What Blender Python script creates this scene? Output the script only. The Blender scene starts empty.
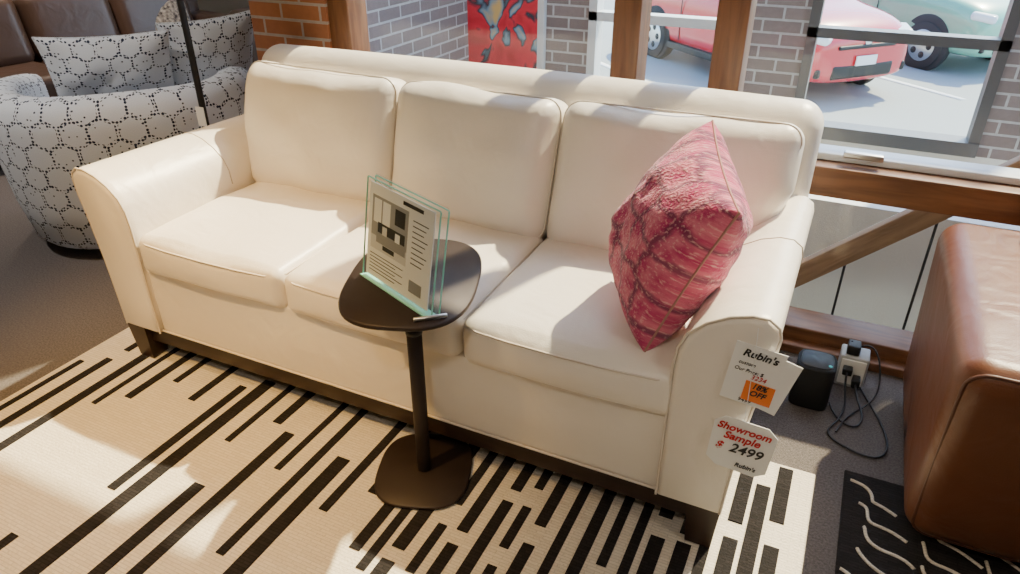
import bpy, math, random
from mathutils import Vector, Matrix, Euler, noise
random.seed(7)
C=bpy.context.scene.collection

# ---------------------------------------------------------------- helpers
def link(o,parent=None):
    C.objects.link(o)
    if parent: o.parent=parent
    return o
def group(name):
    e=bpy.data.objects.new(name,None); e.empty_display_size=.1
    return link(e)
def mk(name,verts,faces,mat,parent=None,smooth=True,uvs=None,loc=None,rot=None,mats=None,fm=None):
    me=bpy.data.meshes.new(name); me.from_pydata([tuple(v) for v in verts],[],faces); me.update()
    import bmesh
    if uvs is not None:
        ul=me.uv_layers.new(name='UVMap')
        i=0
        for f in uvs:
            for c in f:
                ul.data[i].uv=c; i+=1
    bm=bmesh.new(); bm.from_mesh(me); bmesh.ops.recalc_face_normals(bm,faces=bm.faces); bm.to_mesh(me); bm.free()
    for p in me.polygons: p.use_smooth=smooth
    if mats:
        for m in mats: me.materials.append(m)
        for p,k in zip(me.polygons,fm): p.material_index=k
    else: me.materials.append(mat)
    o=bpy.data.objects.new(name,me)
    if loc: o.location=loc
    if rot: o.rotation_euler=rot
    return link(o,parent)
def rbox(name,size,r,mat,parent=None,loc=(0,0,0),rot=(0,0,0),nin=6,nc=4,deform=None,smooth=True):
    h=[s/2 for s in size]; r=min([r]+[x*.999 for x in h])
    def cs(hh):
        if r<=0: return [-hh,hh]
        inn=hh-r
        k=[inn+r*math.tan(math.pi/4*i/nc) for i in range(1,nc+1)]
        return [-x for x in reversed(k)]+[-inn+2*inn*i/nin for i in range(nin+1)]+k
    cc=[cs(x) for x in h]
    verts=[];idx={};faces=[];uvs=[]
    def vid(P):
        key=tuple(round(x,5) for x in P)
        if key in idx: return idx[key]
        if r>0:
            c=Vector([max(-(hh-r),min(hh-r,x)) for x,hh in zip(P,h)])
            d=Vector(P)-c
            q=c+(d.normalized()*r if d.length>0 else d)
        else: q=Vector(P)
        if deform: q=Vector(deform(q.x,q.y,q.z))
        idx[key]=len(verts); verts.append(q); return idx[key]
    for ax in range(3):
        a,b=[i for i in range(3) if i!=ax]
        for sg in (-1,1):
            for i in range(len(cc[a])-1):
                for j in range(len(cc[b])-1):
                    f=[];uv=[]
                    for (ii,jj) in ((i,j),(i+1,j),(i+1,j+1),(i,j+1)):
                        P=[0,0,0];P[ax]=sg*h[ax];P[a]=cc[a][ii];P[b]=cc[b][jj]
                        f.append(vid(P)); uv.append((P[a]+loc[a],P[b]+loc[b]))
                    faces.append(f);uvs.append(uv)
    return mk(name,verts,faces,mat,parent,smooth,uvs,loc,rot)
def box(name,lo,hi,mat,parent=None,bev=0):
    s=[b-a for a,b in zip(lo,hi)]; c=[(a+b)/2 for a,b in zip(lo,hi)]
    return rbox(name,s,bev,mat,parent,c,nin=1,nc=2,smooth=bev>0)
def loft(name,rings,mat,parent=None,cap=True,smooth=True,closed=True,capmat=None):
    n=len(rings[0]); verts=[v for r in rings for v in r]; faces=[];uvs=[]
    lens=[0]
    for i in range(1,n+1): lens.append(lens[-1]+(Vector(rings[0][i%n])-Vector(rings[0][i-1])).length)
    vl=[0]
    for k in range(1,len(rings)): vl.append(vl[-1]+(Vector(rings[k][0])-Vector(rings[k-1][0])).length)
    for k in range(len(rings)-1):
        for i in range(n if closed else n-1):
            j=(i+1)%n
            faces.append([k*n+i,k*n+j,(k+1)*n+j,(k+1)*n+i])
            uvs.append([(vl[k],lens[i]),(vl[k],lens[i+1]),(vl[k+1],lens[i+1]),(vl[k+1],lens[i])])
    if cap:
        for k in (0,len(rings)-1):
            faces.append([k*n+i for i in range(n)]); uvs.append([(Vector(rings[k][i]).x,Vector(rings[k][i]).z) for i in range(n)])
    return mk(name,verts,faces,mat,parent,smooth,uvs)
def cyl(name,p0,p1,r0,r1,mat,parent=None,n=28):
    p0=Vector(p0);p1=Vector(p1);d=(p1-p0).normalized()
    u=d.orthogonal().normalized();w=d.cross(u)
    def ring(p,r): return [p+(u*math.cos(2*math.pi*i/n)+w*math.sin(2*math.pi*i/n))*r for i in range(n)]
    e=min(.003,r0*.2,r1*.2)
    return loft(name,[ring(p0,r0-e),ring(p0+d*e,r0),ring(p1-d*e,r1),ring(p1,r1-e)],mat,parent)
def tube(name,pts,rad,mat,parent=None,cyc=False,spline='POLY'):
    cu=bpy.data.curves.new(name,'CURVE'); cu.dimensions='3D'; cu.bevel_depth=rad; cu.bevel_resolution=3; cu.use_fill_caps=True
    s=cu.splines.new(spline); s.points.add(len(pts)-1)
    for p,q in zip(s.points,pts): p.co=(q[0],q[1],q[2],1)
    s.use_cyclic_u=cyc
    if spline=='NURBS': s.order_u=4; s.use_endpoint_u=not cyc
    cu.materials.append(mat)
    return link(bpy.data.objects.new(name,cu),parent)
def text(name,body,size,loc,rot,mat,parent,ext=.0004,align='CENTER',bold=0):
    cu=bpy.data.curves.new(name,'FONT'); cu.body=body; cu.size=size; cu.extrude=ext; cu.align_x=align; cu.align_y='CENTER'; cu.offset=bold
    cu.shear=.25
    cu.materials.append(mat)
    o=bpy.data.objects.new(name,cu); o.location=loc; o.rotation_euler=rot
    return link(o,parent)
def superring(cx,cy,z,ax,ay,ang,p=3.2,n=56):
    out=[]
    for i in range(n):
        t=2*math.pi*i/n; c,s=math.cos(t),math.sin(t)
        x=ax*math.copysign(abs(c)**(2/p),c); y=ay*math.copysign(abs(s)**(2/p),s)
        out.append(Vector((cx+x*math.cos(ang)-y*math.sin(ang),cy+x*math.sin(ang)+y*math.cos(ang),z)))
    return out

# ---------------------------------------------------------------- materials
def nt(name):
    m=bpy.data.materials.new(name); m.use_nodes=True
    n=m.node_tree; b=n.nodes['Principled BSDF']
    return m,n,b
def N(n,t,**k):
    x=n.nodes.new(t)
    for a,v in k.items(): setattr(x,a,v)
    return x
def M(n,op,a,b=None,clamp=False):
    x=n.nodes.new('ShaderNodeMath'); x.operation=op; x.use_clamp=clamp
    for i,v in enumerate((a,b)):
        if v is None: continue
        if isinstance(v,(int,float)): x.inputs[i].default_value=v
        else: n.links.new(v,x.inputs[i])
    return x.outputs[0]
def mix(n,fac,a,b):
    x=n.nodes.new('ShaderNodeMix'); x.data_type='RGBA'
    def s(i,v):
        if isinstance(v,(tuple,list)): x.inputs[i].default_value=(*v[:3],1)
        elif isinstance(v,(int,float)): x.inputs[i].default_value=v
        else: n.links.new(v,x.inputs[i])
    s(0,fac);s(6,a);s(7,b)
    return x.outputs[2]
def mat(name,col,rough=.5,metal=0,col2=None,nscale=20,bump=0,bscale=None,spec=.5,coat=0,detail=4):
    m,n,b=nt(name)
    b.inputs['Base Color'].default_value=(*col,1); b.inputs['Roughness'].default_value=rough
    b.inputs['Metallic'].default_value=metal; b.inputs['Specular IOR Level'].default_value=spec
    b.inputs['Coat Weight'].default_value=coat
    tc=N(n,'ShaderNodeTexCoord')
    if col2:
        t=N(n,'ShaderNodeTexNoise'); t.inputs['Scale'].default_value=nscale; t.inputs['Detail'].default_value=detail
        n.links.new(tc.outputs['Object'],t.inputs['Vector'])
        r=N(n,'ShaderNodeMapRange'); r.inputs[1].default_value=.32; r.inputs[2].default_value=.68
        n.links.new(t.outputs[0],r.inputs[0])
        n.links.new(mix(n,r.outputs[0],col,col2),b.inputs['Base Color'])
    if bump:
        t2=N(n,'ShaderNodeTexNoise'); t2.inputs['Scale'].default_value=bscale or nscale; t2.inputs['Detail'].default_value=5
        n.links.new(tc.outputs['Object'],t2.inputs['Vector'])
        bp=N(n,'ShaderNodeBump'); bp.inputs['Strength'].default_value=bump; bp.inputs['Distance'].default_value=.01
        n.links.new(t2.outputs[0],bp.inputs['Height']); n.links.new(bp.outputs[0],b.inputs['Normal'])
    return m
def leather(name,col,col2,rough,wr=.22,coat=0):
    m,n,b=nt(name)
    tc=N(n,'ShaderNodeTexCoord')
    t=N(n,'ShaderNodeTexNoise'); t.inputs['Scale'].default_value=5; t.inputs['Detail'].default_value=6
    n.links.new(tc.outputs['Object'],t.inputs['Vector'])
    n.links.new(mix(n,t.outputs[0],col,col2),b.inputs['Base Color'])
    b.inputs['Roughness'].default_value=rough; b.inputs['Coat Weight'].default_value=coat; b.inputs['Coat Roughness'].default_value=.3
    v=N(n,'ShaderNodeTexVoronoi'); v.inputs['Scale'].default_value=260
    n.links.new(tc.outputs['Object'],v.inputs['Vector'])
    w=N(n,'ShaderNodeTexNoise'); w.inputs['Scale'].default_value=8; w.inputs['Detail'].default_value=2; w.inputs['Distortion'].default_value=.8
    n.links.new(tc.outputs['Object'],w.inputs['Vector'])
    b1=N(n,'ShaderNodeBump'); b1.inputs['Strength'].default_value=wr; b1.inputs['Distance'].default_value=.02
    n.links.new(w.outputs[0],b1.inputs['Height'])
    b2=N(n,'ShaderNodeBump'); b2.inputs['Strength'].default_value=.12; b2.inputs['Distance'].default_value=.002
    n.links.new(v.outputs['Distance'],b2.inputs['Height']); n.links.new(b1.outputs[0],b2.inputs['Normal'])
    n.links.new(b2.outputs[0],b.inputs['Normal'])
    return m
def brick(name,c1,c2,mortar,w=.2,h=.067):
    m,n,b=nt(name)
    uv=N(n,'ShaderNodeUVMap')
    t=N(n,'ShaderNodeTexBrick'); t.inputs['Scale'].default_value=1
    t.inputs['Brick Width'].default_value=w; t.inputs['Row Height'].default_value=h; t.inputs['Mortar Size'].default_value=.006
    t.inputs['Color1'].default_value=(*c1,1);t.inputs['Color2'].default_value=(*c2,1);t.inputs['Mortar'].default_value=(*mortar,1)
    n.links.new(uv.outputs[0],t.inputs['Vector'])
    no=N(n,'ShaderNodeTexNoise'); no.inputs['Scale'].default_value=40
    n.links.new(uv.outputs[0],no.inputs['Vector'])
    x=mix(n,M(n,'MULTIPLY',no.outputs[0],.4),t.outputs[0],tuple(v*.4 for v in c1))
    n.links.new(x,b.inputs['Base Color']); b.inputs['Roughness'].default_value=.85
    bp=N(n,'ShaderNodeBump'); bp.inputs['Strength'].default_value=.6; bp.inputs['Distance'].default_value=.006; bp.invert=True
    n.links.new(t.outputs['Fac'],bp.inputs['Height']); n.links.new(bp.outputs[0],b.inputs['Normal'])
    return m
def wood(name,c1,c2,rough=.4,axis='Z',sc=14):
    m,n,b=nt(name)
    tc=N(n,'ShaderNodeTexCoord'); mp=N(n,'ShaderNodeMapping')
    s={'X':(.12,1,1),'Y':(1,.12,1),'Z':(1,1,.12)}[axis]; mp.inputs['Scale'].default_value=s
    n.links.new(tc.outputs['Object'],mp.inputs[0])
    t=N(n,'ShaderNodeTexNoise'); t.inputs['Scale'].default_value=sc*3; t.inputs['Detail'].default_value=5; t.inputs['Distortion'].default_value=.6
    n.links.new(mp.outputs[0],t.inputs['Vector'])
    r=N(n,'ShaderNodeMapRange'); r.inputs[1].default_value=.35; r.inputs[2].default_value=.65
    n.links.new(t.outputs[0],r.inputs[0])
    n.links.new(mix(n,r.outputs[0],c1,c2),b.inputs['Base Color']); b.inputs['Roughness'].default_value=rough
    return m
def hexfabric(name,size=.095):
    m,n,b=nt(name)
    uv=N(n,'ShaderNodeUVMap'); sp=N(n,'ShaderNodeSeparateXYZ')
    n.links.new(uv.outputs[0],sp.inputs[0])
    x=M(n,'DIVIDE',sp.outputs[0],size); y=M(n,'DIVIDE',sp.outputs[1],size)
    S=1.7320508
    def cell(ox,oy):
        gx=M(n,'SUBTRACT',M(n,'FLOORED_MODULO',M(n,'ADD',x,ox),1.0),.5)
        gy=M(n,'SUBTRACT',M(n,'FLOORED_MODULO',M(n,'ADD',y,oy),S),S/2)
        ax=M(n,'ABSOLUTE',gx);ay=M(n,'ABSOLUTE',gy)
        return M(n,'MAXIMUM',ax,M(n,'ADD',M(n,'MULTIPLY',ax,.5),M(n,'MULTIPLY',ay,.8660254)))
    d=M(n,'MINIMUM',cell(0,0),cell(.5,S/2))
    line=M(n,'GREATER_THAN',d,.43)
    v=N(n,'ShaderNodeTexVoronoi'); v.inputs['Scale'].default_value=78; v.inputs['Randomness'].default_value=.35
    n.links.new(uv.outputs[0],v.inputs['Vector'])
    dots=M(n,'LESS_THAN',v.outputs['Distance'],.42)
    sc=N(n,'ShaderNodeSeparateColor'); n.links.new(v.outputs['Color'],sc.inputs[0])
    sparse=M(n,'MULTIPLY',M(n,'GREATER_THAN',sc.outputs[0],.90),M(n,'LESS_THAN',v.outputs['Distance'],.28))
    f=M(n,'MAXIMUM',M(n,'MULTIPLY',line,dots),sparse)
    no=N(n,'ShaderNodeTexNoise'); no.inputs['Scale'].default_value=300
    n.links.new(uv.outputs[0],no.inputs['Vector'])
    base=mix(n,no.outputs[0],(.86,.89,.94),(.62,.68,.78))
    n.links.new(mix(n,f,base,(.015,.025,.06)),b.inputs['Base Color'])
    b.inputs['Roughness'].default_value=.9
    return m
def pinkfabric(name):
    m,n,b=nt(name)
    uv=N(n,'ShaderNodeUVMap')
    v=N(n,'ShaderNodeTexVoronoi'); v.inputs['Scale'].default_value=10; v.feature='DISTANCE_TO_EDGE'; v.inputs['Randomness'].default_value=.45
    nd=N(n,'ShaderNodeTexNoise'); nd.inputs['Scale'].default_value=25; n.links.new(uv.outputs[0],nd.inputs['Vector'])
    va=N(n,'ShaderNodeVectorMath'); va.operation='MULTIPLY_ADD'; va.inputs[1].default_value=(.035,.035,.035)
    n.links.new(nd.outputs['Color'],va.inputs[0]); n.links.new(uv.outputs[0],va.inputs[2])
    n.links.new(va.outputs[0],v.inputs['Vector'])
    w=N(n,'ShaderNodeTexNoise'); w.inputs['Scale'].default_value=22; w.inputs['Detail'].default_value=6
    n.links.new(uv.outputs[0],w.inputs['Vector'])
    wr=N(n,'ShaderNodeMapRange'); wr.inputs[1].default_value=.4; wr.inputs[2].default_value=.6; n.links.new(w.outputs[0],wr.inputs[0])
    no=N(n,'ShaderNodeTexNoise'); no.inputs['Scale'].default_value=120; no.inputs['Detail'].default_value=4
    n.links.new(uv.outputs[0],no.inputs['Vector'])
    c=mix(n,wr.outputs[0],(.48,.03,.13),(.68,.17,.25))
    r=N(n,'ShaderNodeMapRange'); r.inputs[1].default_value=.03; r.inputs[2].default_value=.12; r.inputs[3].default_value=1; r.inputs[4].default_value=0
    n.links.new(v.outputs['Distance'],r.inputs[0])
    c=mix(n,M(n,'MULTIPLY',r.outputs[0],.8),c,(.14,.02,.07))
    r2=N(n,'ShaderNodeMapRange'); r2.inputs[1].default_value=.54; r2.inputs[2].default_value=.66
    n.links.new(no.outputs[0],r2.inputs[0])
    c=mix(n,M(n,'MULTIPLY',r2.outputs[0],.6),c,(.80,.45,.42))
    n.links.new(c,b.inputs['Base Color']); b.inputs['Roughness'].default_value=.95; b.inputs['Sheen Weight'].default_value=.3
    bp=N(n,'ShaderNodeBump'); bp.inputs['Strength'].default_value=1; bp.inputs['Distance'].default_value=.006
    n.links.new(no.outputs[0],bp.inputs['Height']); n.links.new(bp.outputs[0],b.inputs['Normal'])
    return m
def pile(name,c1,c2,dk=.68):
    m,n,b=nt(name)
    tc=N(n,'ShaderNodeTexCoord')
    t=N(n,'ShaderNodeTexBrick'); t.inputs['Scale'].default_value=1; t.inputs['Brick Width'].default_value=.045; t.inputs['Row Height'].default_value=.0095
    t.inputs['Mortar Size'].default_value=.0019; t.inputs['Mortar Smooth'].default_value=1
    t.inputs['Color1'].default_value=(*c1,1); t.inputs['Color2'].default_value=(*c2,1); t.inputs['Mortar'].default_value=(*[v*dk for v in c1],1)
    n.links.new(tc.outputs['Object'],t.inputs['Vector'])
    no=N(n,'ShaderNodeTexNoise'); no.inputs['Scale'].default_value=150; no.inputs['Detail'].default_value=4
    n.links.new(tc.outputs['Object'],no.inputs['Vector'])
    n.links.new(mix(n,M(n,'MULTIPLY',no.outputs[0],.45),t.outputs[0],tuple(v*.6 for v in c1)),b.inputs['Base Color'])
    b.inputs['Roughness'].default_value=.95; b.inputs['Specular IOR Level'].default_value=.1
    bp=N(n,'ShaderNodeBump'); bp.inputs['Strength'].default_value=.8; bp.inputs['Distance'].default_value=.005
    n.links.new(no.outputs[0],bp.inputs['Height']); n.links.new(bp.outputs[0],b.inputs['Normal'])
    return m
def glass(name,tint=(.96,.99,1.0),refl=.8):
    m=bpy.data.materials.new(name); m.use_nodes=True; n=m.node_tree
    for x in list(n.nodes): n.nodes.remove(x)
    o=N(n,'ShaderNodeOutputMaterial'); t=N(n,'ShaderNodeBsdfTransparent'); t.inputs[0].default_value=(*tint,1)
    g=N(n,'ShaderNodeBsdfGlossy'); g.inputs['Roughness'].default_value=.02
    fr=N(n,'ShaderNodeFresnel'); fr.inputs[0].default_value=1.45
    ge=N(n,'ShaderNodeNewGeometry')
    f=M(n,'MULTIPLY',M(n,'MULTIPLY',fr.outputs[0],refl),M(n,'SUBTRACT',1.0,ge.outputs['Backfacing']))
    mx=N(n,'ShaderNodeMixShader'); n.links.new(f,mx.inputs[0])
    n.links.new(t.outputs[0],mx.inputs[1]); n.links.new(g.outputs[0],mx.inputs[2]); n.links.new(mx.outputs[0],o.inputs[0])
    return m

CREAM=leather('cream_leather',(.87,.81,.72),(.82,.75,.65),.38,.3,.1)
SEAM=mat('seam_thread',(.50,.41,.31),.7)
PIPE=mat('cream_piping',(.70,.62,.52),.5)
BRN=leather('brown_leather',(.17,.055,.02),(.10,.033,.013),.40,.3)
BRPIPE=mat('brown_piping',(.09,.03,.014),.5)
DKBRN=leather('dark_leather',(.095,.052,.036),(.06,.035,.025),.36)
TAN=leather('taupe_leather',(.26,.18,.13),(.18,.12,.09),.42)
ESP=wood('espresso_wood',(.022,.010,.006),(.035,.016,.01),.4,'X')
OAK=wood('stained_oak',(.20,.085,.035),(.115,.045,.018),.42,'Z')
OAKX=wood('stained_oak_x',(.20,.085,.035),(.115,.045,.018),.42,'X')
TBL=mat('bronze_metal',(.030,.019,.016),.5,.3,bump=.05,bscale=300)
BLK=mat('black_plastic',(.012,.012,.013),.45)
FAB=mat('speaker_fabric',(.008,.009,.011),.8,bump=.4,bscale=900)
CARPET=mat('carpet_pile',(.21,.185,.175),.98,col2=(.115,.10,.098),nscale=160,bump=.7,bscale=350,spec=.1)
WALL=mat('wall_paint',(.62,.56,.47),.9,bump=.03,bscale=200)
CEIL=mat('ceiling_paint',(.75,.72,.66),.9)
BRICKIN=brick('brick_orange',(.42,.16,.07),(.30,.10,.05),(.45,.40,.34))
BRICKOUT=brick('brick_gray',(.33,.27,.265),(.25,.205,.205),(.60,.61,.63))
GLASS=glass('window_glass')
ACR=glass('acrylic_clear',(.975,.99,.985),1.0)
GREEN=mat('acrylic_edge',(.30,.72,.60),.12)
PAPER=mat('paper',(.86,.86,.84),.7)
INK=mat('ink_black',(.02,.02,.02),.7)
GREYINK=mat('ink_grey',(.28,.28,.28),.7)
REDINK=mat('ink_red',(.55,.015,.02),.7)
ORANGE=mat('sticker_orange',(.9,.22,.03),.7)
HEX=hexfabric('hex_fabric')
PINK=pinkfabric('pink_kilim')
ALU=mat('brushed_alu',(.6,.6,.6),.3,1)
DARKFR=mat('bronze_frame',(.12,.12,.125),.4,.3)
WHITEFR=mat('white_frame',(.68,.71,.74),.4)
STUCCO=mat('exterior_stucco',(.80,.79,.76),.9,bump=.2,bscale=80)
ASPH=mat('asphalt',(.36,.40,.41),.9,col2=(.31,.35,.36),nscale=60)
CONC=mat('concrete',(.60,.62,.62),.9,col2=(.52,.54,.54),nscale=12)
PAINTW=mat('line_paint',(.85,.86,.86),.8)
REDCAR=mat('car_paint_red',(.62,.02,.035),.25,coat=1)
GRNCAR=mat('car_paint_green',(.20,.50,.36),.3,coat=1)
TINT=mat('car_glass',(.02,.025,.03),.08)
RUBBER=mat('rubber',(.03,.03,.032),.8)
CHROME=mat('chrome',(.75,.76,.78),.15,1)
LENS=mat('headlamp',(.75,.80,.85),.1)

# ---------------------------------------------------------------- room shell
GZ=-1.15
PX0,PX1=-2.37,-1.97
def prism(name,poly,z0,z1,m):
    return loft(name,[[Vector((x,y,z0)) for x,y in poly],[Vector((x,y,z1)) for x,y in poly]],m,smooth=False)
L=[(-7,-3.5),(3.5,-3.5),(3.5,2.62),(-2.37,2.62),(-2.37,6),(-7,6)]
prism('floor',L,-.12,0,CARPET); prism('ceiling',L,2.8,2.9,CEIL)
box('wall_left',(-7.1,-3.5,0),(-7,6,2.8),WALL)
box('wall_right',(3.5,-3.5,0),(3.6,2.5,2.8),WALL)
box('wall_front',(-7,-3.6,0),(3.5,-3.5,2.8),WALL)
box('wall_alcove',(-7,6,0),(-2.37,6.1,2.8),WALL)
box('wall_return',(PX0,2.66,GZ),(PX0+.12,4.15,2.9),BRICKOUT)
box('wall_brick_pier',(PX0,2.44,0),(PX1,2.66,2.8),BRICKIN)
box('wall_header',(PX1,2.44,2.45),(3.5,2.62,2.8),WALL)
g=group('window_1')
def bar(n,x0,x1,z0,z1,y0=2.45,y1=2.58,m=OAK): return box(n,(x0,y0,z0),(x1,y1,z1),m,g,.006)
bar('jamb_left',PX1,PX1+.10,0,2.45); bar('mullion_1',-.775,-.68,.70,2.45); bar('mullion_2',-.435,-.335,.70,2.45)
bar('jamb_right',3.4,3.5,0,2.45); bar('mullion_3',1.6,1.7,0,2.45)
bar('rail_mid',PX1+.1,3.4,.60,.70,2.43,2.60,OAKX); bar('rail_bottom',PX1+.1,3.4,0,.085,2.45,2.6,OAKX); bar('rail_step',PX1+.1,3.4,0,.035,2.40,2.45,OAKX)
bar('rail_top',PX1+.1,3.4,2.38,2.45,2.45,2.58,OAKX)
bar('sash_sill',PX1+.1,3.4,.70,.725,2.50,2.60,WHITEFR)
for i,(a,b) in enumerate(((-1.87,-.775),(-.68,-.435),(-.335,1.6),(1.7,3.4))):
    box(f'pane_{i}',(a,2.53,.725),(b,2.536,2.38),GLASS,g)
for i,(a,b) in enumerate(((-1.87,1.6),(1.7,3.4))): box(f'lower_pane_{i}',(a,2.53,.085),(b,2.536,.60),GLASS,g)
bar('latch',.02,.14,.725,.745,2.47,2.50,ALU)

# ---------------------------------------------------------------- outside
box('ground_outside',(-30,2.62,GZ-.1),(30,45,GZ),ASPH)
box('sidewalk',(-8,4.4,GZ),(10,7.0,GZ+.04),CONC)
FY=4.2
g=group('storefront_facade')
def fb(n,x0,x1,z0,z1,m,y0=FY,y1=FY+.2): return box(n,(x0,y0,z0),(x1,y1,z1),m,g)
fb('base_wall',PX0,6,GZ,.28,STUCCO,FY,FY+.2)
fb('brick_left',PX0,-1.47,.28,3.0,BRICKOUT); fb('brick_mid',-.60,-.27,.28,3.0,BRICKOUT); fb('brick_right',.64,1.1,.28,3.0,BRICKOUT)
fb('brick_far',2.6,6,.28,3.0,BRICKOUT)
for k,(a,b) in enumerate(((-1.47,-.60),(-.27,.64),(1.1,2.6))):
    fb(f'frame_l{k}',a,a+.05,.28,3,WHITEFR if k==0 else DARKFR,FY-.02,FY+.1); fb(f'frame_r{k}',b-.05,b,.28,3,DARKFR,FY-.02,FY+.1)
    fb(f'frame_b{k}',a,b,.28,.35,DARKFR,FY-.03,FY+.1); fb(f'frame_m{k}',a,b,.80,.85,WHITEFR if k==0 else DARKFR,FY-.02,FY+.08)
    fb(f'glass{k}',a,b,.35,3,GLASS,FY+.03,FY+.036)
g=group('framed_poster')
box('frame',(-2.30,FY-.05,.40),(-1.74,FY-.005,1.7),WHITEFR,g,.004)
m,n,b=nt('poster_print')
tc=N(n,'ShaderNodeTexCoord'); no=N(n,'ShaderNodeTexNoise'); no.inputs['Scale'].default_value=4; no.inputs['Distortion'].default_value=1.5
n.links.new(tc.outputs['Object'],no.inputs['Vector'])
cr=N(n,'ShaderNodeValToRGB'); e=cr.color_ramp.elements; e[0].position=.3; e[0].color=(.55,.02,.04,1); e[1].position=.7; e[1].color=(.7,.5,.2,1)
for p,c in ((.49,(.75,.04,.07,1)),(.53,(.03,.04,.06,1)),(.58,(.2,.35,.5,1))):
    q=e.new(p); q.color=c
n.links.new(no.outputs[0],cr.inputs[0]); n.links.new(cr.outputs[0],b.inputs['Base Color'])
box('print',(-2.26,FY-.056,.44),(-1.78,FY-.049,1.66),m,g)
g=group('stair_railing')
def beam(n,p0,p1,hw,m):
    p0=Vector(p0);p1=Vector(p1);d=(p1-p0); ang=-math.atan2(d.z,d.x)
    return rbox(n,(d.length,.05,hw),.006,m,g,(p0+p1)/2,(0,ang,0),nin=1,nc=2)
WEATH=wood('weathered_oak',(.36,.22,.13),(.24,.14,.08),.6,'X')
beam('stringer',(-.75,2.8,-.50),(1.15,2.8,1.17),.085,WEATH)
for i in range(6):
    x=-.40+i*.26; z=-.50+(x+.75)*.879
    cyl(f'baluster_{i}',(x,2.8,GZ),(x,2.8,z),.005,.005,BLK,g,12)
box('landing_wall',(-1.9,3.25,GZ),(3.4,3.3,.28),STUCCO)
def car(name,paint,cx,cy,ang,z0=GZ,sc=1):
    g=group(name); g.location=(cx,cy,z0); g.rotation_euler=(0,0,ang); g.scale=(sc,sc,sc)
    st=[(-2.12,.55,.35,.62,.85,.60),(-2.08,.80,.30,.90,1.05,.70),(-1.85,.88,.25,1.0,1.50,.62),(-1.3,.90,.24,1.04,1.64,.64),(-.4,.90,.24,1.04,1.66,.66),(.3,.90,.24,1.04,1.60,.66),(1.0,.90,.24,1.05,1.14,.74),(1.6,.89,.24,1.0,1.08,.74),(1.95,.86,.24,.90,.99,.70),(2.12,.80,.26,.80,.88,.62),(2.18,.70,.30,.70,.78,.55)]
    V=[];F=[];fm=[]
    for (x,w,zl,zb,zr,wr) in st:
        ring=[(w*.9,zl),(w,zl+.12),(w,(zl+zb)/2+.05),(w*.97,zb),(wr,zr-.02),(wr*.6,zr+.02)]
        ring=ring+[(-a,b) for a,b in reversed(ring)]
        V+=[Vector((x,y,z)) for y,z in ring]
    n=12
    for k in range(len(st)-1):
        for i in range(n):
            F.append([k*n+i,k*n+(i+1)%n,(k+1)*n+(i+1)%n,(k+1)*n+i])
            side=i in (3,7); top=i in (4,5,6)
            fm.append(1 if (side and 1<=k<=5) or (top and k in (1,5)) else 0)
    for k in (0,len(st)-1): F.append([k*n+i for i in range(n)]); fm.append(0)
    o=mk('body',V,F,None,g,True,mats=[paint,TINT],fm=fm)
    s=o.modifiers.new('s','SUBSURF'); s.levels=1; s.render_levels=2
    for wx in (-1.3,1.3):
        for sy in (-1,1):
            cyl(f'arch_{wx}_{sy}',(wx,sy*.80,.38),(wx,sy*.895,.38),.42,.42,RUBBER,g,36)
            cyl(f'tyre_{wx}_{sy}',(wx,sy*.70,.35),(wx,sy*.93,.35),.35,.34,RUBBER,g,36)
            cyl(f'rim_{wx}_{sy}',(wx,sy*.90,.35),(wx,sy*.935,.35),.23,.23,ALU,g,30)
            for q in range(5):
                a=q*2*math.pi/5
                cyl(f'gap_{wx}_{sy}_{q}',(wx+.14*math.cos(a),sy*.93,.35+.14*math.sin(a)),(wx+.14*math.cos(a),sy*.94,.35+.14*math.sin(a)),.05,.05,BLK,g,12)
    for sy in (-1,1):
        for dx in (-.62,.30): rbox('door_gap',(.012,.01,.60),.002,BLK,g,(dx,sy*.902,.68),nin=1,nc=2)
        rbox('sill',(1.8,.03,.10),.01,BLK,g,(0,sy*.90,.28),nin=1,nc=2)
    rbox('grille',(.10,1.05,.20),.06,BLK,g,(2.13,0,.42)); rbox('grille_up',(.06,.95,.05),.02,BLK,g,(2.165,0,.72))
    rbox('plate',(.02,.34,.12),.004,PAINTW,g,(2.20,0,.55)); cyl('badge',(2.16,0,.78),(2.185,0,.78),.06,.06,CHROME,g)
    for sy in (-1,1):
        rbox(f'headlamp_{sy}',(.34,.28,.12),.05,LENS,g,(2.0,sy*.68,.84),(0,.15,-sy*.55))
        rbox(f'foglamp_{sy}',(.08,.16,.12),.03,BLK,g,(2.11,sy*.68,.42),(0,0,-sy*.4))
    return g
CA=math.radians(-42)
car('red_car',REDCAR,-1.62,12.5,CA,sc=1.05); car('green_car',GRNCAR,.50,15.3,CA,sc=1.05)
g=group('parking_lines')
l=Vector((.669,.743,0))
for i,k in enumerate((-2.0,1.55,4.6)):
    c=Vector((-1.45,12.3,GZ+.0045))+l*k
    rbox(f'line_{i}',(5,.12,.004),0,PAINTW,g,c,(0,0,CA))

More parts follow.
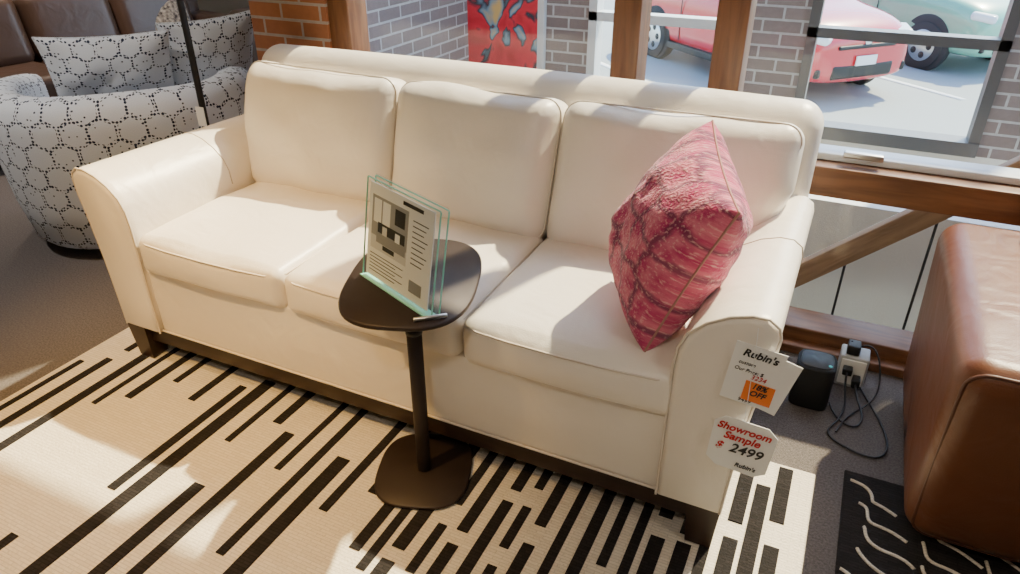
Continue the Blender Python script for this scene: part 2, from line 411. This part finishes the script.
# ---------------------------------------------------------------- sofa
S=group('cream_leather_sofa')
XL,XR=-2.175,-.03
def arm(side):
    prof=[(.045,.15),(.040,.25),(.030,.40),(.012,.55),(-.002,.63),(-.006,.675),(.0,.70),(.022,.716),(.055,.716),(.10,.702),(.145,.675),(.18,.64),(.198,.60),(.203,.55),(.203,.40),(.203,.25),(.203,.15)]
    cx=.11;cz=.42
    def ring(y,ins,lower=0):
        out=[]
        for s,z in prof:
            v=Vector((s-cx,0,z-cz))
            s2=cx+v.x*(1-ins/.11); z2=cz+v.z*(1-ins/.3)
            x=XL+s2 if side<0 else XR-s2
            zz=max(.15,z2-(lower if z2>.5 else 0))
            out.append(Vector((x,y,zz)))
        return out
    ys=[(1.350,.016,0),(1.354,.007,0),(1.364,.001,0),(1.385,0,0)]+[(1.385+i*.1,0,i*.002) for i in range(1,8)]+[(2.14,0,.016),(2.18,.01,.02)]
    loft('arm_'+('left' if side<0 else 'right'),[ring(*q) for q in ys],CREAM,S)
    tube('arm_piping',[p+Vector((0,-.003,0)) for p in ring(1.362,-.001)],.0035,PIPE,S)
    tube('arm_seam',[p for p in ring(1.80,-.001,.009)[3:14]],.0018,SEAM,S)
arm(-1);arm(1)
box('seat_base',(-1.975,1.375,.15),(-.23,2.15,.40),CREAM,S,.012)
tube('base_piping',[(-1.97,1.372,.155),(-.235,1.372,.155)],.004,PIPE,S)
box('plinth',(-2.12,1.382,.085),(-.08,2.2,.155),ESP,S,.004)
for i,(x,y) in enumerate(((-2.09,1.40),(-.115,1.40),(-2.09,2.22),(-.115,2.22))):
    a=.042;t=.032
    rings=[[Vector((x+sx*k,y+sy*k,z)) for sx,sy in ((-1,-1),(1,-1),(1,1),(-1,1))] for z,k in ((.0165 if y<1.8 else 0,t),(.155,a))]
    loft(f'leg_{i}',rings,ESP,S,smooth=False)
def bf(x,y,z):
    t=(z+.42)/.84
    return (x,y-.10+.20*t - .02*math.cos(x/1.04*math.pi/2),z+.012*math.cos(x/1.04*math.pi/2))
rbox('back_frame',(2.09,.15,.82),.072,CREAM,S,(-1.095,2.165,.535),nin=16,nc=5,deform=bf)
tube('back_seam',[(-2.11,2.235,.90),(-1.8,2.205,.925),(-.4,2.205,.925),(-.08,2.235,.90)],.002,SEAM,S)
def wob(x,y,z,s,a,seed): return noise.noise(Vector((x*s+seed,y*s,z*s)))*a
sx=[-1.972,-1.380,-.790,-.212]
for i in range(3):
    w=sx[i+1]-sx[i]-.004
    def df(x,y,z,w=w,i=i):
        u=x/(w/2);v=y/.28
        p=.026*max(0,1-u*u)**.7*max(0,1-v*v)**.6
        if z>0: z+=p
        z+=wob(x,y,z,6,.006,i*9)
        if y<0: y-=.018*max(0,1-u*u)*(1-(z/.07)**2 if abs(z)<.07 else 0)
        return (x,y,z)
    cx=(sx[i]+sx[i+1])/2
    rbox(f'seat_cushion_{i}',(w,.60,.135),.034,CREAM,S,(cx,1.655,.452),nin=14,nc=4,deform=df)
    for zz,rr in ((.500,.0028),(.404,.0022)):
        hw=w/2-.004; y0=1.357 if zz>.45 else 1.362
        tube('cushion_piping',[(cx-hw+.0,1.9,zz),(cx-hw,y0+.04,zz),(cx-hw+.012,y0+.012,zz),(cx-hw+.05,y0-.003,zz),(cx-hw*.5,y0-.010,zz),(cx,y0-.013,zz),(cx+hw*.5,y0-.010,zz),(cx+hw-.05,y0-.003,zz),(cx+hw-.012,y0+.012,zz),(cx+hw,y0+.04,zz),(cx+hw,1.9,zz)],rr,PIPE,S)
bx=[-2.035,-1.385,-.785,-.085]
for i in range(3):
    w=bx[i+1]-bx[i]-.002
    def df(x,y,z,w=w,i=i):
        u=x/(w/2);v=z/.235
        q=max(0,1-u*u)**.6*max(0,1-v*v)**.6
        y+= (-.05 if y<0 else .02)*q
        if z>0: z+=.016*abs(u)**3*(1 if (i==0 and u<0) or (i==2 and u>0) else .3)
        y+=wob(x,y,z,5,.020,i*7+3)+wob(x,y,z,11,.008,i*3+8)
        z+=wob(x,y,z,4,.016,i*5+1)
        k=max(0,(.06-z)/.29)
        if i==0 and x<0: x*=1-.16*k
        if i==2 and x>0: x*=1-.30*k
        return (x,y,z)
    cx=(bx[i]+bx[i+1])/2
    loc=(cx,2.035,.688); rt=(math.radians(-17),0,0)
    rbox(f'back_cushion_{i}',(w,.17,.46),.062,CREAM,S,loc,rt,nin=16,nc=5,deform=df)
    pts=[];R_=.062;hx=w/2;hz=.23
    for (qx,qz,a0) in ((1,-1,-90),(1,1,0),(-1,1,90),(-1,-1,180)):
        for k in range(6):
            a=math.radians(a0+18*k)
            pts.append(df(qx*(hx-R_)+R_*.93*math.cos(a),-.048,qz*(hz-R_)+R_*.93*math.sin(a)))
    o=tube('back_cushion_piping',pts,.0028,PIPE,S,True); o.location=loc; o.rotation_euler=rt

# price tags
T=group('price_tags')
def poly_tag(name,pts,y,m):
    loft(name,[[Vector((x,y,z)) for x,z in pts],[Vector((x,y+.0015,z)) for x,z in pts]],m,T,smooth=False)
def rot2(cx,cz,w,h,a):
    c,s=math.cos(a),math.sin(a)
    return [(cx+x*c-z*s,cz+x*s+z*c) for x,z in ((-w/2,-h/2),(w/2,-h/2),(w/2,h/2),(-w/2,h/2))]
a=math.radians(-6)
poly_tag('upper_tag',rot2(-.062,.585,.105,.15,a),1.338,PAPER)
poly_tag('rear_tag',rot2(-.030,.575,.09,.14,math.radians(-14)),1.341,PAPER)
poly_tag('discount_sticker',rot2(-.045,.545,.062,.05,a),1.336,ORANGE)
ra=(math.pi/2,-a,0)
text('logo_a','Rubin\'s',.025,(-.054,1.3365,.638),ra,INK,T,bold=.0006)
text('note','custom',.012,(-.078,1.3365,.615),ra,INK,T)
text('note2','Our Price: $',.012,(-.072,1.3365,.597),ra,INK,T)
text('note3','3234',.016,(-.05,1.3365,.582),ra,REDINK,T)
text('pct','18%\nOFF',.019,(-.045,1.3348,.552),ra,INK,T,bold=.0004)
text('old','9499',.014,(-.07,1.3365,.520),ra,INK,T)
oc=[(-.128,.345),(-.105,.325),(-.02,.318),(.006,.335),(.016,.44),(-.006,.462),(-.10,.468),(-.122,.45)]
poly_tag('sample_tag',oc,1.334,PAPER)
text('t1','Showroom',.026,(-.056,1.3325,.440),(math.pi/2,.06,0),REDINK,T,bold=.0007)
text('t2','Sample',.028,(-.058,1.3325,.416),(math.pi/2,.06,0),REDINK,T,bold=.0007)
text('t3d','$',.028,(-.104,1.3325,.386),(math.pi/2,.06,0),REDINK,T,bold=.0007)
text('t3','2499',.036,(-.045,1.3325,.384),(math.pi/2,.06,0),INK,T,bold=.0005)
text('t4','Rubin\'s',.016,(-.04,1.3325,.340),(math.pi/2,.06,0),INK,T,bold=.0004)
tube('string',[(-.07,1.345,.70),(-.066,1.334,.655),(-.06,1.333,.47)],.0008,PAPER,T)

# ---------------------------------------------------------------- pillows
def pillow(name,B,R,Tp,Lc,thick,m,n=26,pinch=.07,uvs=.46,seam=None,pw=.42):
    B,R,Tp,Lc=map(Vector,(B,R,Tp,Lc))
    nor=((R-B).cross(Lc-B)).normalized()
    g=group(name)
    V=[];F=[];U=[]
    for sgn in (1,-1):
        off=len(V)
        for j in range(n+1):
            for i in range(n+1):
                s=math.sin((i/n-.5)*math.pi);t=math.sin((j/n-.5)*math.pi)
                s2=s*(1-pinch*(1-t*t));t2=t*(1-pinch*(1-s*s))
                u=(s2+1)/2;v=(t2+1)/2
                P=B*(1-u)*(1-v)+R*u*(1-v)+Tp*u*v+Lc*(1-u)*v
                hgt=thick*((1-s*s)*(1-t*t))**pw
                P=P+nor*sgn*hgt*(1+.20*noise.noise(Vector((u*4,v*4,sgn*3)))+.08*noise.noise(Vector((u*11,v*11,sgn*3))))
                V.append(P)
        for j in range(n):
            for i in range(n):
                a=off+j*(n+1)+i
                F.append([a,a+1,a+n+2,a+n+1])
                U.append([((math.sin(((ii)/n-.5)*math.pi)+1)*uvs/2,(math.sin((jj/n-.5)*math.pi)+1)*uvs/2) for ii,jj in ((i,j),(i+1,j),(i+1,j+1),(i,j+1))])
    o=mk('cover',V,F,m,g,True,U)
    import bmesh
    bm=bmesh.new();bm.from_mesh(o.data);bmesh.ops.remove_doubles(bm,verts=bm.verts,dist=1e-5);bmesh.ops.recalc_face_normals(bm,faces=bm.faces);bm.to_mesh(o.data);bm.free()
    for p in o.data.polygons:p.use_smooth=True
    edge=[V[i] for i in range(n+1)]+[V[j*(n+1)+n] for j in range(1,n+1)]+[V[n*(n+1)+i] for i in range(n-1,-1,-1)]+[V[j*(n+1)] for j in range(n-1,0,-1)]
    tube('seam',edge,.0032,seam or m,g,True)
    return g
PSEAM=mat('pillow_zip',(.40,.20,.17),.8)
pillow('pink_throw_pillow',(-.315,1.415,.525),(-.160,1.475,.890),(-.295,1.80,.985),(-.465,1.735,.615),.140,PINK,seam=PSEAM,pinch=.06,pw=.42,n=36)

# ---------------------------------------------------------------- pedestal table
G=group('pedestal_side_table')
ang=math.radians(20)
def slab(name,cx,cy,z0,z1,ax,ay,p,m):
    e=.004
    loft(name,[superring(cx,cy,z0,ax-e,ay-e,ang,p),superring(cx,cy,z0+e,ax,ay,ang,p),superring(cx,cy,z1-e,ax,ay,ang,p),superring(cx,cy,z1,ax-e,ay-e,ang,p)],m,G)
slab('top',-.91,1.348,.608,.622,.168,.235,2.9,TBL)
slab('base',-.885,1.295,.016,.028,.134,.15,3.0,TBL)
px,py=-.885,1.295
cyl('pole_lower',(px,py,.028),(px,py,.50),.020,.020,TBL,G)
cyl('pole_upper',(px,py,.50),(px,py,.608),.013,.013,BLK,G)
cyl('collar',(px,py,.49),(px,py,.505),.022,.022,BLK,G)
cyl('socket',(px,py,.595),(px,py,.609),.05,.05,TBL,G)

A=group('acrylic_sign_holder')
p0=Vector((-1.035,1.31,.6225));p1=Vector((-.765,1.195,.6225)); ux=(p1-p0).normalized(); W=(p1-p0).length; Hh=.258
nrm=Vector((ux.y,-ux.x,0))
if nrm.y>0: nrm=-nrm
up=(Vector((0,0,1))-nrm*.17).normalized(); fn=ux.cross(up).normalized()
if fn.dot(nrm)<0: fn=-fn
def q(u,v,w=0): return p0+ux*u+up*v+fn*w
def plate(name,u0,u1,v0,v1,w0,w1,m,par=A):
    V=[q(u,v,w) for w in (w0,w1) for u,v in ((u0,v0),(u1,v0),(u1,v1),(u0,v1))]
    return mk(name,V,[[0,1,2,3],[4,5,6,7],[0,1,5,4],[1,2,6,5],[2,3,7,6],[3,0,4,7]],m,par,False)
Z0=.003
plate('front_pane',0,W,Z0,Hh,.0,.003,ACR); plate('rear_pane',0,W,Z0,Hh+.006,-.022,-.019,ACR)
for w0 in (0,-.022):
    plate('edge_r',W,W+.0025,Z0,Hh,w0,w0+.003,GREEN); plate('edge_t',0,W,Hh,Hh+.0025,w0,w0+.003,GREEN); plate('edge_l',-.0025,0,Z0,Hh,w0,w0+.003,GREEN)
plate('foot',0,W,0,Z0,-.03,.012,GREEN)
plate('page',.008,W-.022,.010,Hh-.008,-.004,-.001,PAPER)
lay=[0]
def pr(n_,u0,u1,v0,v1,m):
    lay[0]+=1; d=-.0010+.00002*lay[0]
    plate(n_,u0,u1,v0,v1,-.0012,d,m)
LG=mat('print_light',(.62,.62,.62),.7);MG=mat('print_mid',(.32,.32,.32),.7)
pr('photo_bg',.022,.175,.085,.222,MG); pr('photo_floor',.022,.175,.085,.120,LG); pr('photo_window',.030,.062,.155,.215,PAPER); pr('photo_window2',.068,.100,.155,.215,PAPER)
pr('photo_art',.120,.162,.172,.212,INK); pr('photo_sofa_back',.05,.165,.120,.158,INK); pr('photo_sofa_seat',.045,.17,.105,.132,GREYINK); pr('photo_pillow',.07,.09,.130,.152,LG);pr('photo_pillow2',.125,.145,.130,.152,PAPER)
pr('photo_table',.075,.125,.092,.104,INK)
for i in range(9): pr(f'line_{i}',W-.10,W-.040-(i%3)*.008,.205-i*.013,.2075-i*.013,INK)
for i in range(6): pr(f'caption_{i}',.022,.165-(i%2)*.03,.070-i*.009,.072-i*.009,INK)
pr('swatch',W-.10,W-.05,.03,.06,GREYINK); pr('headline',.15,.23,.232,.241,INK)
cyl('clip',p1+Vector((-.03,-.03,.007)),p1+Vector((.03,.02,.007)),.005,.005,ALU,A,14)

# ---------------------------------------------------------------- rugs
CRM=pile('rug_cream',(.83,.75,.63),(.75,.67,.55)); BK=pile('rug_black',(.022,.020,.020),(.035,.03,.03))
Rg=group('striped_area_rug')
box('rug_field',(-2.32,-1.5,0),(.14,1.77,.012),CRM,Rg,.004)
st=[(-2.28,.022,.4,1.25),(-2.20,.030,.3,1.30),(-2.19,.026,1.36,1.68),(-2.10,.034,.2,1.72),(-2.03,.020,1.1,1.70),(-1.955,.030,1.17,1.70),(-1.88,.024,1.3,1.7),(-1.80,.022,.2,.50),(-1.735,.028,.1,.64),(-1.755,.028,1.25,1.7),(-1.65,.030,.86,1.38),(-1.585,.044,.35,1.44),(-1.50,.022,1.15,1.6),(-1.435,.038,.40,.98),(-1.42,.032,1.28,1.7),(-1.35,.036,.4,1.26),(-1.28,.022,1.12,1.7),(-1.205,.026,.82,1.5),(-1.13,.044,.5,1.24),(-1.06,.028,1.05,1.7),(-.975,.03,1.16,1.65)]
x=-.905
while x<.115:
    w=random.choice((.026,.032,.038)); y=random.uniform(.6,1.0)
    while y<1.72:
        ln=random.uniform(.14,.42); y1=min(1.755,y+ln); st.append((x,w,y,y1)); y=y1+random.uniform(.025,.10)
    x+=random.choice((.050,.056,.066))
for i in range(40):
    st.append((random.uniform(-2.25,.08),.03,(a:=random.uniform(-1.4,-.2)),a+random.uniform(.2,.6) if a<-.6 else a+.15))
for i,(x,w,a,b2) in enumerate(st):
    box(f'stripe_{i}',(x-w/2,a,.010),(x+w/2,b2,.0155),BK,Rg,.001)
R2=group('black_patterned_rug')
box('field',(.215,-.6,0),(2.7,1.83,.010),BK,R2,.003)
for i in range(9):
    for j in range(6):
        x0=.245+j*.15+random.uniform(-.015,.015); y0=1.79-i*.085
        pts=[(x0+.02*math.sin(k*.9+i)+k*.017,y0-k*.014+.010*math.sin(k*1.3+j),.0105) for k in range(8)]
        tube(f'squiggle_{i}_{j}',pts,.0045,CRM,R2,spline='NURBS')

# ---------------------------------------------------------------- right brown armchair
G=group('brown_leather_armchair')
def ad(x,y,z):
    t=(z+.30)/.6
    return (x-.03*t,y+(.12*(1-t)-.01*math.sin(t*3))*(1 if y<0 else 0),z+(.012*math.cos(y*2.4) if z>0 else 0))
for k,xx in enumerate((.50,1.42)):
    rr=.065
    rbox(f'arm_{k}',(.30,.86,.59),rr,BRN,G,(xx,1.90,.340),nin=8,nc=6,deform=ad)
    pts=[];R_=rr*.72;hx=.15-rr*.29;hz=.295-rr*.29
    for (qx,qz,a0) in ((1,-1,-90),(1,1,0),(-1,1,90),(-1,-1,180)):
        for kk in range(6):
            a=math.radians(a0+18*kk)
            X,Y,Z=ad(qx*(hx-R_)+R_*math.cos(a),-.43+rr*.29,qz*(hz-R_)+R_*math.sin(a))
            pts.append((X+xx,Y+1.90,Z+.340))
    tube('arm_piping',pts,.0045,BRPIPE,G,True)
rbox('base',(.66,.74,.26),.03,BRN,G,(.96,1.97,.19)); rbox('seat',(.66,.70,.17),.06,BRN,G,(.96,1.86,.41))
rbox('back',(.80,.20,.62),.08,BRN,G,(.96,2.28,.60),(-.12,0,0))
for i,(x,y) in enumerate(((.42,1.68),(1.50,1.68),(.42,2.24),(1.50,2.24))): cyl(f'foot_{i}',(x,y,.0105 if y<1.8 else 0),(x,y,.07),.022,.03,ESP,G)

# ---------------------------------------------------------------- speaker, outlet box, cords
G=group('smart_speaker')
loft('body',[superring(.085,2.145,z,a,a,0,4,40) for z,a in ((0,.054),(.004,.06),(.15,.06),(.157,.056),(.158,.04))],FAB,G)
loft('touch_top',[superring(.085,2.145,z,a,a,0,4,40) for z,a in ((.157,.05),(.160,.048))],BLK,G)
LED=mat('teal_led',(.02,.45,.38),.3); cyl('light',(.125,2.12,.159),(.125,2.12,.161),.006,.006,LED,G)
G=group('floor_outlet_box')
box('housing',(.155,2.27,0),(.245,2.35,.12),mat('grey_metal',(.45,.46,.47),.5),G,.006); box('faceplate',(.162,2.264,.015),(.238,2.271,.11),PAPER,G,.002)
box('plug_1',(.17,2.235,.065),(.20,2.265,.09),BLK,G,.004); box('plug_2',(.205,2.225,.03),(.23,2.265,.06),BLK,G,.004)
box('adapter',(.17,2.28,.12),(.21,2.33,.155),BLK,G,.005)
G=group('power_cords')
tube('cord_1',[(.185,2.235,.077),(.18,2.2,.06),(.21,2.12,.006),(.16,2.02,.006),(.15,1.97,.006),(.22,1.93,.006),(.30,1.91,.006),(.335,1.98,.006),(.31,2.1,.006),(.26,2.22,.006),(.20,2.34,.02),(.18,2.38,.1),(.18,2.31,.155)],.0035,BLK,G,spline='NURBS')
tube('cord_2',[(.218,2.225,.045),(.22,2.19,.03),(.26,2.12,.006),(.24,2.04,.006),(.19,2.05,.006),(.16,2.10,.008),(.150,2.14,.01)],.0035,BLK,G,spline='NURBS')
tube('cord_3',[(.20,2.3,.14),(.25,2.34,.17),(.30,2.28,.06),(.28,2.18,.006),(.20,2.1,.006),(.18,2.0,.006)],.003,BLK,G,spline='NURBS')

# ---------------------------------------------------------------- patterned swivel chair
G=group('patterned_swivel_chair')
cx,cy=-3.14,2.34; face=math.radians(140)
path=[]
for i in range(49):
    th=face+math.radians(48)+math.radians(264)*i/48
    c,s=math.cos(th-face),math.sin(th-face)
    p=2.7; rr=1/((abs(c)**p+abs(s)**p)**(1/p)); path.append((th,rr))
sec=[(-.03,.05),(0,.08),(.03,.25),(.045,.45),(.05,.60),(.04,.68),(.0,.725),(-.05,.735),(-.10,.72),(-.125,.67),(-.13,.5),(-.13,.3),(-.13,.1),(-.11,.05)]
rings=[]
for k,(th,rr) in enumerate(path):
    e=min(k,48-k); sc=1 if e>2 else (.55,.85,.96)[e]
    hz=1-.10*max(0,math.cos(th-face))
    R=.53*rr
    rings.append([Vector((cx+(R+(-.04+(o+.04)*sc))*math.cos(th),cy+(R+(-.04+(o+.04)*sc))*math.sin(th),.4+(z*hz-.4)*(.9+.1*sc) if e<3 else z*hz)) for o,z in sec])
loft('shell',rings,HEX,G)
loft('seat_cushion',[superring(cx-.05,cy+.04,z,a,a,face,3,48) for z,a in ((.26,.36),(.28,.39),(.42,.39),(.455,.36),(.465,.2))],HEX,G)
loft('underside',[superring(cx,cy,z,a,a,face,3,48) for z,a in ((.04,.42),(.28,.44))],HEX,G)
cyl('swivel_base',(cx,cy,0),(cx,cy,.045),.33,.33,BLK,G,40)
HEX2=hexfabric('hex_fabric_pillow',.08)
pillow('patterned_pillow',(-3.22,2.05,.52),(-2.86,2.40,.50),(-2.80,2.37,.93),(-3.17,1.99,.93),.085,HEX2)
pillow('patterned_pillow.001',(-2.95,2.42,.52),(-2.75,2.76,.52),(-2.67,2.78,.97),(-2.88,2.38,.95),.085,HEX2)

G=group('floor_lamp')
cyl('base',(-2.405,2.12,0),(-2.405,2.12,.02),.13,.13,BLK,G,40); cyl('pole',(-2.405,2.12,.02),(-2.405,2.12,1.55),.013,.013,BLK,G)
cyl('shade',(-2.405,2.12,1.5),(-2.405,2.12,1.8),.20,.14,mat('lamp_shade',(.8,.74,.62),.8),G,40)
box('hang_tag',(-2.42,2.095,.62),(-2.375,2.097,.70),PAPER,G)

def simple_sofa(name,m,cx,cy,ang,w,d=.95,seats=3,bh=.85):
    g=group(name); g.location=(cx,cy,0); g.rotation_euler=(0,0,ang)
    for s in (-1,1): rbox('arm',(.24,d,.56),.08,m,g,(s*(w/2-.12),0,.33),nin=5,nc=4)
    rbox('base',(w-.4,d-.05,.26),.03,m,g,(0,0,.20)); rbox('back',(w-.1,.24,bh-.12),.09,m,g,(0,d/2-.12,(bh+.1)/2),nin=6,nc=4)
    sw=(w-.48)/seats
    for i in range(seats):
        x=-(w-.48)/2+sw*(i+.5)
        rbox(f'seat_{i}',(sw-.005,d-.28,.17),.06,m,g,(x,-.11,.40),nin=6,nc=4)
        rbox(f'back_cushion_{i}',(sw-.01,.2,.44),.08,m,g,(x,d/2-.30,.66),(-.2,0,0),nin=6,nc=4)
    for sx_ in (-1,1):
        for sy_ in (-1,1): cyl('foot',(sx_*(w/2-.12),sy_*(d/2-.1),0),(sx_*(w/2-.12),sy_*(d/2-.1),.08),.02,.03,ESP,g)
simple_sofa('dark_leather_sofa',DKBRN,-4.75,3.35,math.radians(82),2.3)
simple_sofa('taupe_leather_sofa',TAN,-3.75,5.0,0,1.9,seats=2)
pillow('leopard_pillow',(-4.75,3.85,.51),(-4.62,4.15,.51),(-4.78,4.25,.80),(-4.9,3.9,.80),.055,mat('leopard_print',(.45,.38,.3),.9,col2=(.03,.02,.02),nscale=45))

# ---------------------------------------------------------------- lights
def unseen_spot(i,x,y,e,col,tx=None,ty=None,size=math.radians(80)):  # unseen ceiling spots, most added as fill; can mesh added for each
    nm='unseen_spotlight'
    g=group(nm if i==0 else f'{nm}.{i:03d}')
    cyl('unseen_can',(x,y,2.72),(x,y,2.80),.06,.06,BLK,g)
    ld=bpy.data.lights.new('spot','SPOT'); ld.energy=e; ld.color=col; ld.spot_size=size; ld.spot_blend=.8; ld.shadow_soft_size=.08
    lo=bpy.data.objects.new('unseen_lamp',ld); lo.location=(x,y,2.70)
    t=Vector((x if tx is None else tx,y if ty is None else ty,0)); lo.rotation_euler=(t-lo.location).to_track_quat('-Z','Y').to_euler()
    link(lo,g)
WARM=(1,.60,.20); W2=(1,.86,.70)
unseen_spot(0,-1.5,.1,330,WARM,-1.60,1.0,math.radians(52))
unseen_spot(1,-2.6,.8,150,WARM,-1.95,1.6,math.radians(50))
unseen_spot(2,-.2,-.6,80,W2,-.4,1.4)  # added fill for the sofa side
unseen_spot(3,1.2,.6,45,W2,.8,1.6)
unseen_spot(4,-3.4,.9,150,(1,.93,.85),-3.0,2.2,math.radians(60))  # added to brighten the patterned chair
unseen_spot(5,-4.6,3.0,260,W2)  # added to brighten the sofas at the back
unseen_spot(6,-1.2,-2,110,W2)  # this and the next two are added room fill
unseen_spot(7,-4,-2,110,W2)
unseen_spot(8,1.2,-2,80,W2)
sl=bpy.data.lights.new('sun','SUN'); sl.energy=15; sl.color=(1,.82,.52); sl.angle=math.radians(1.2)
so=bpy.data.objects.new('sun',sl); so.rotation_euler=Vector((-.25,-.60,-.80)).to_track_quat('-Z','Y').to_euler(); link(so)
w=bpy.data.worlds.new('sky'); bpy.context.scene.world=w; w.use_nodes=True; n=w.node_tree; bg=n.nodes['Background']
sk=N(n,'ShaderNodeTexSky'); sk.sky_type='NISHITA'; sk.sun_disc=False; sk.sun_elevation=math.radians(52); sk.sun_rotation=math.radians(20)
n.links.new(sk.outputs[0],bg.inputs[0]); bg.inputs[1].default_value=.85

# ---------------------------------------------------------------- camera
cd=bpy.data.cameras.new('camera'); cd.sensor_width=36; cd.lens=36*718/1020; cd.clip_start=.05; cd.clip_end=200
co=bpy.data.objects.new('camera',cd); co.location=(0,0,1.5)
co.rotation_euler=(math.radians(90-29.4),0,math.radians(25.3)); link(co)
bpy.context.scene.camera=co
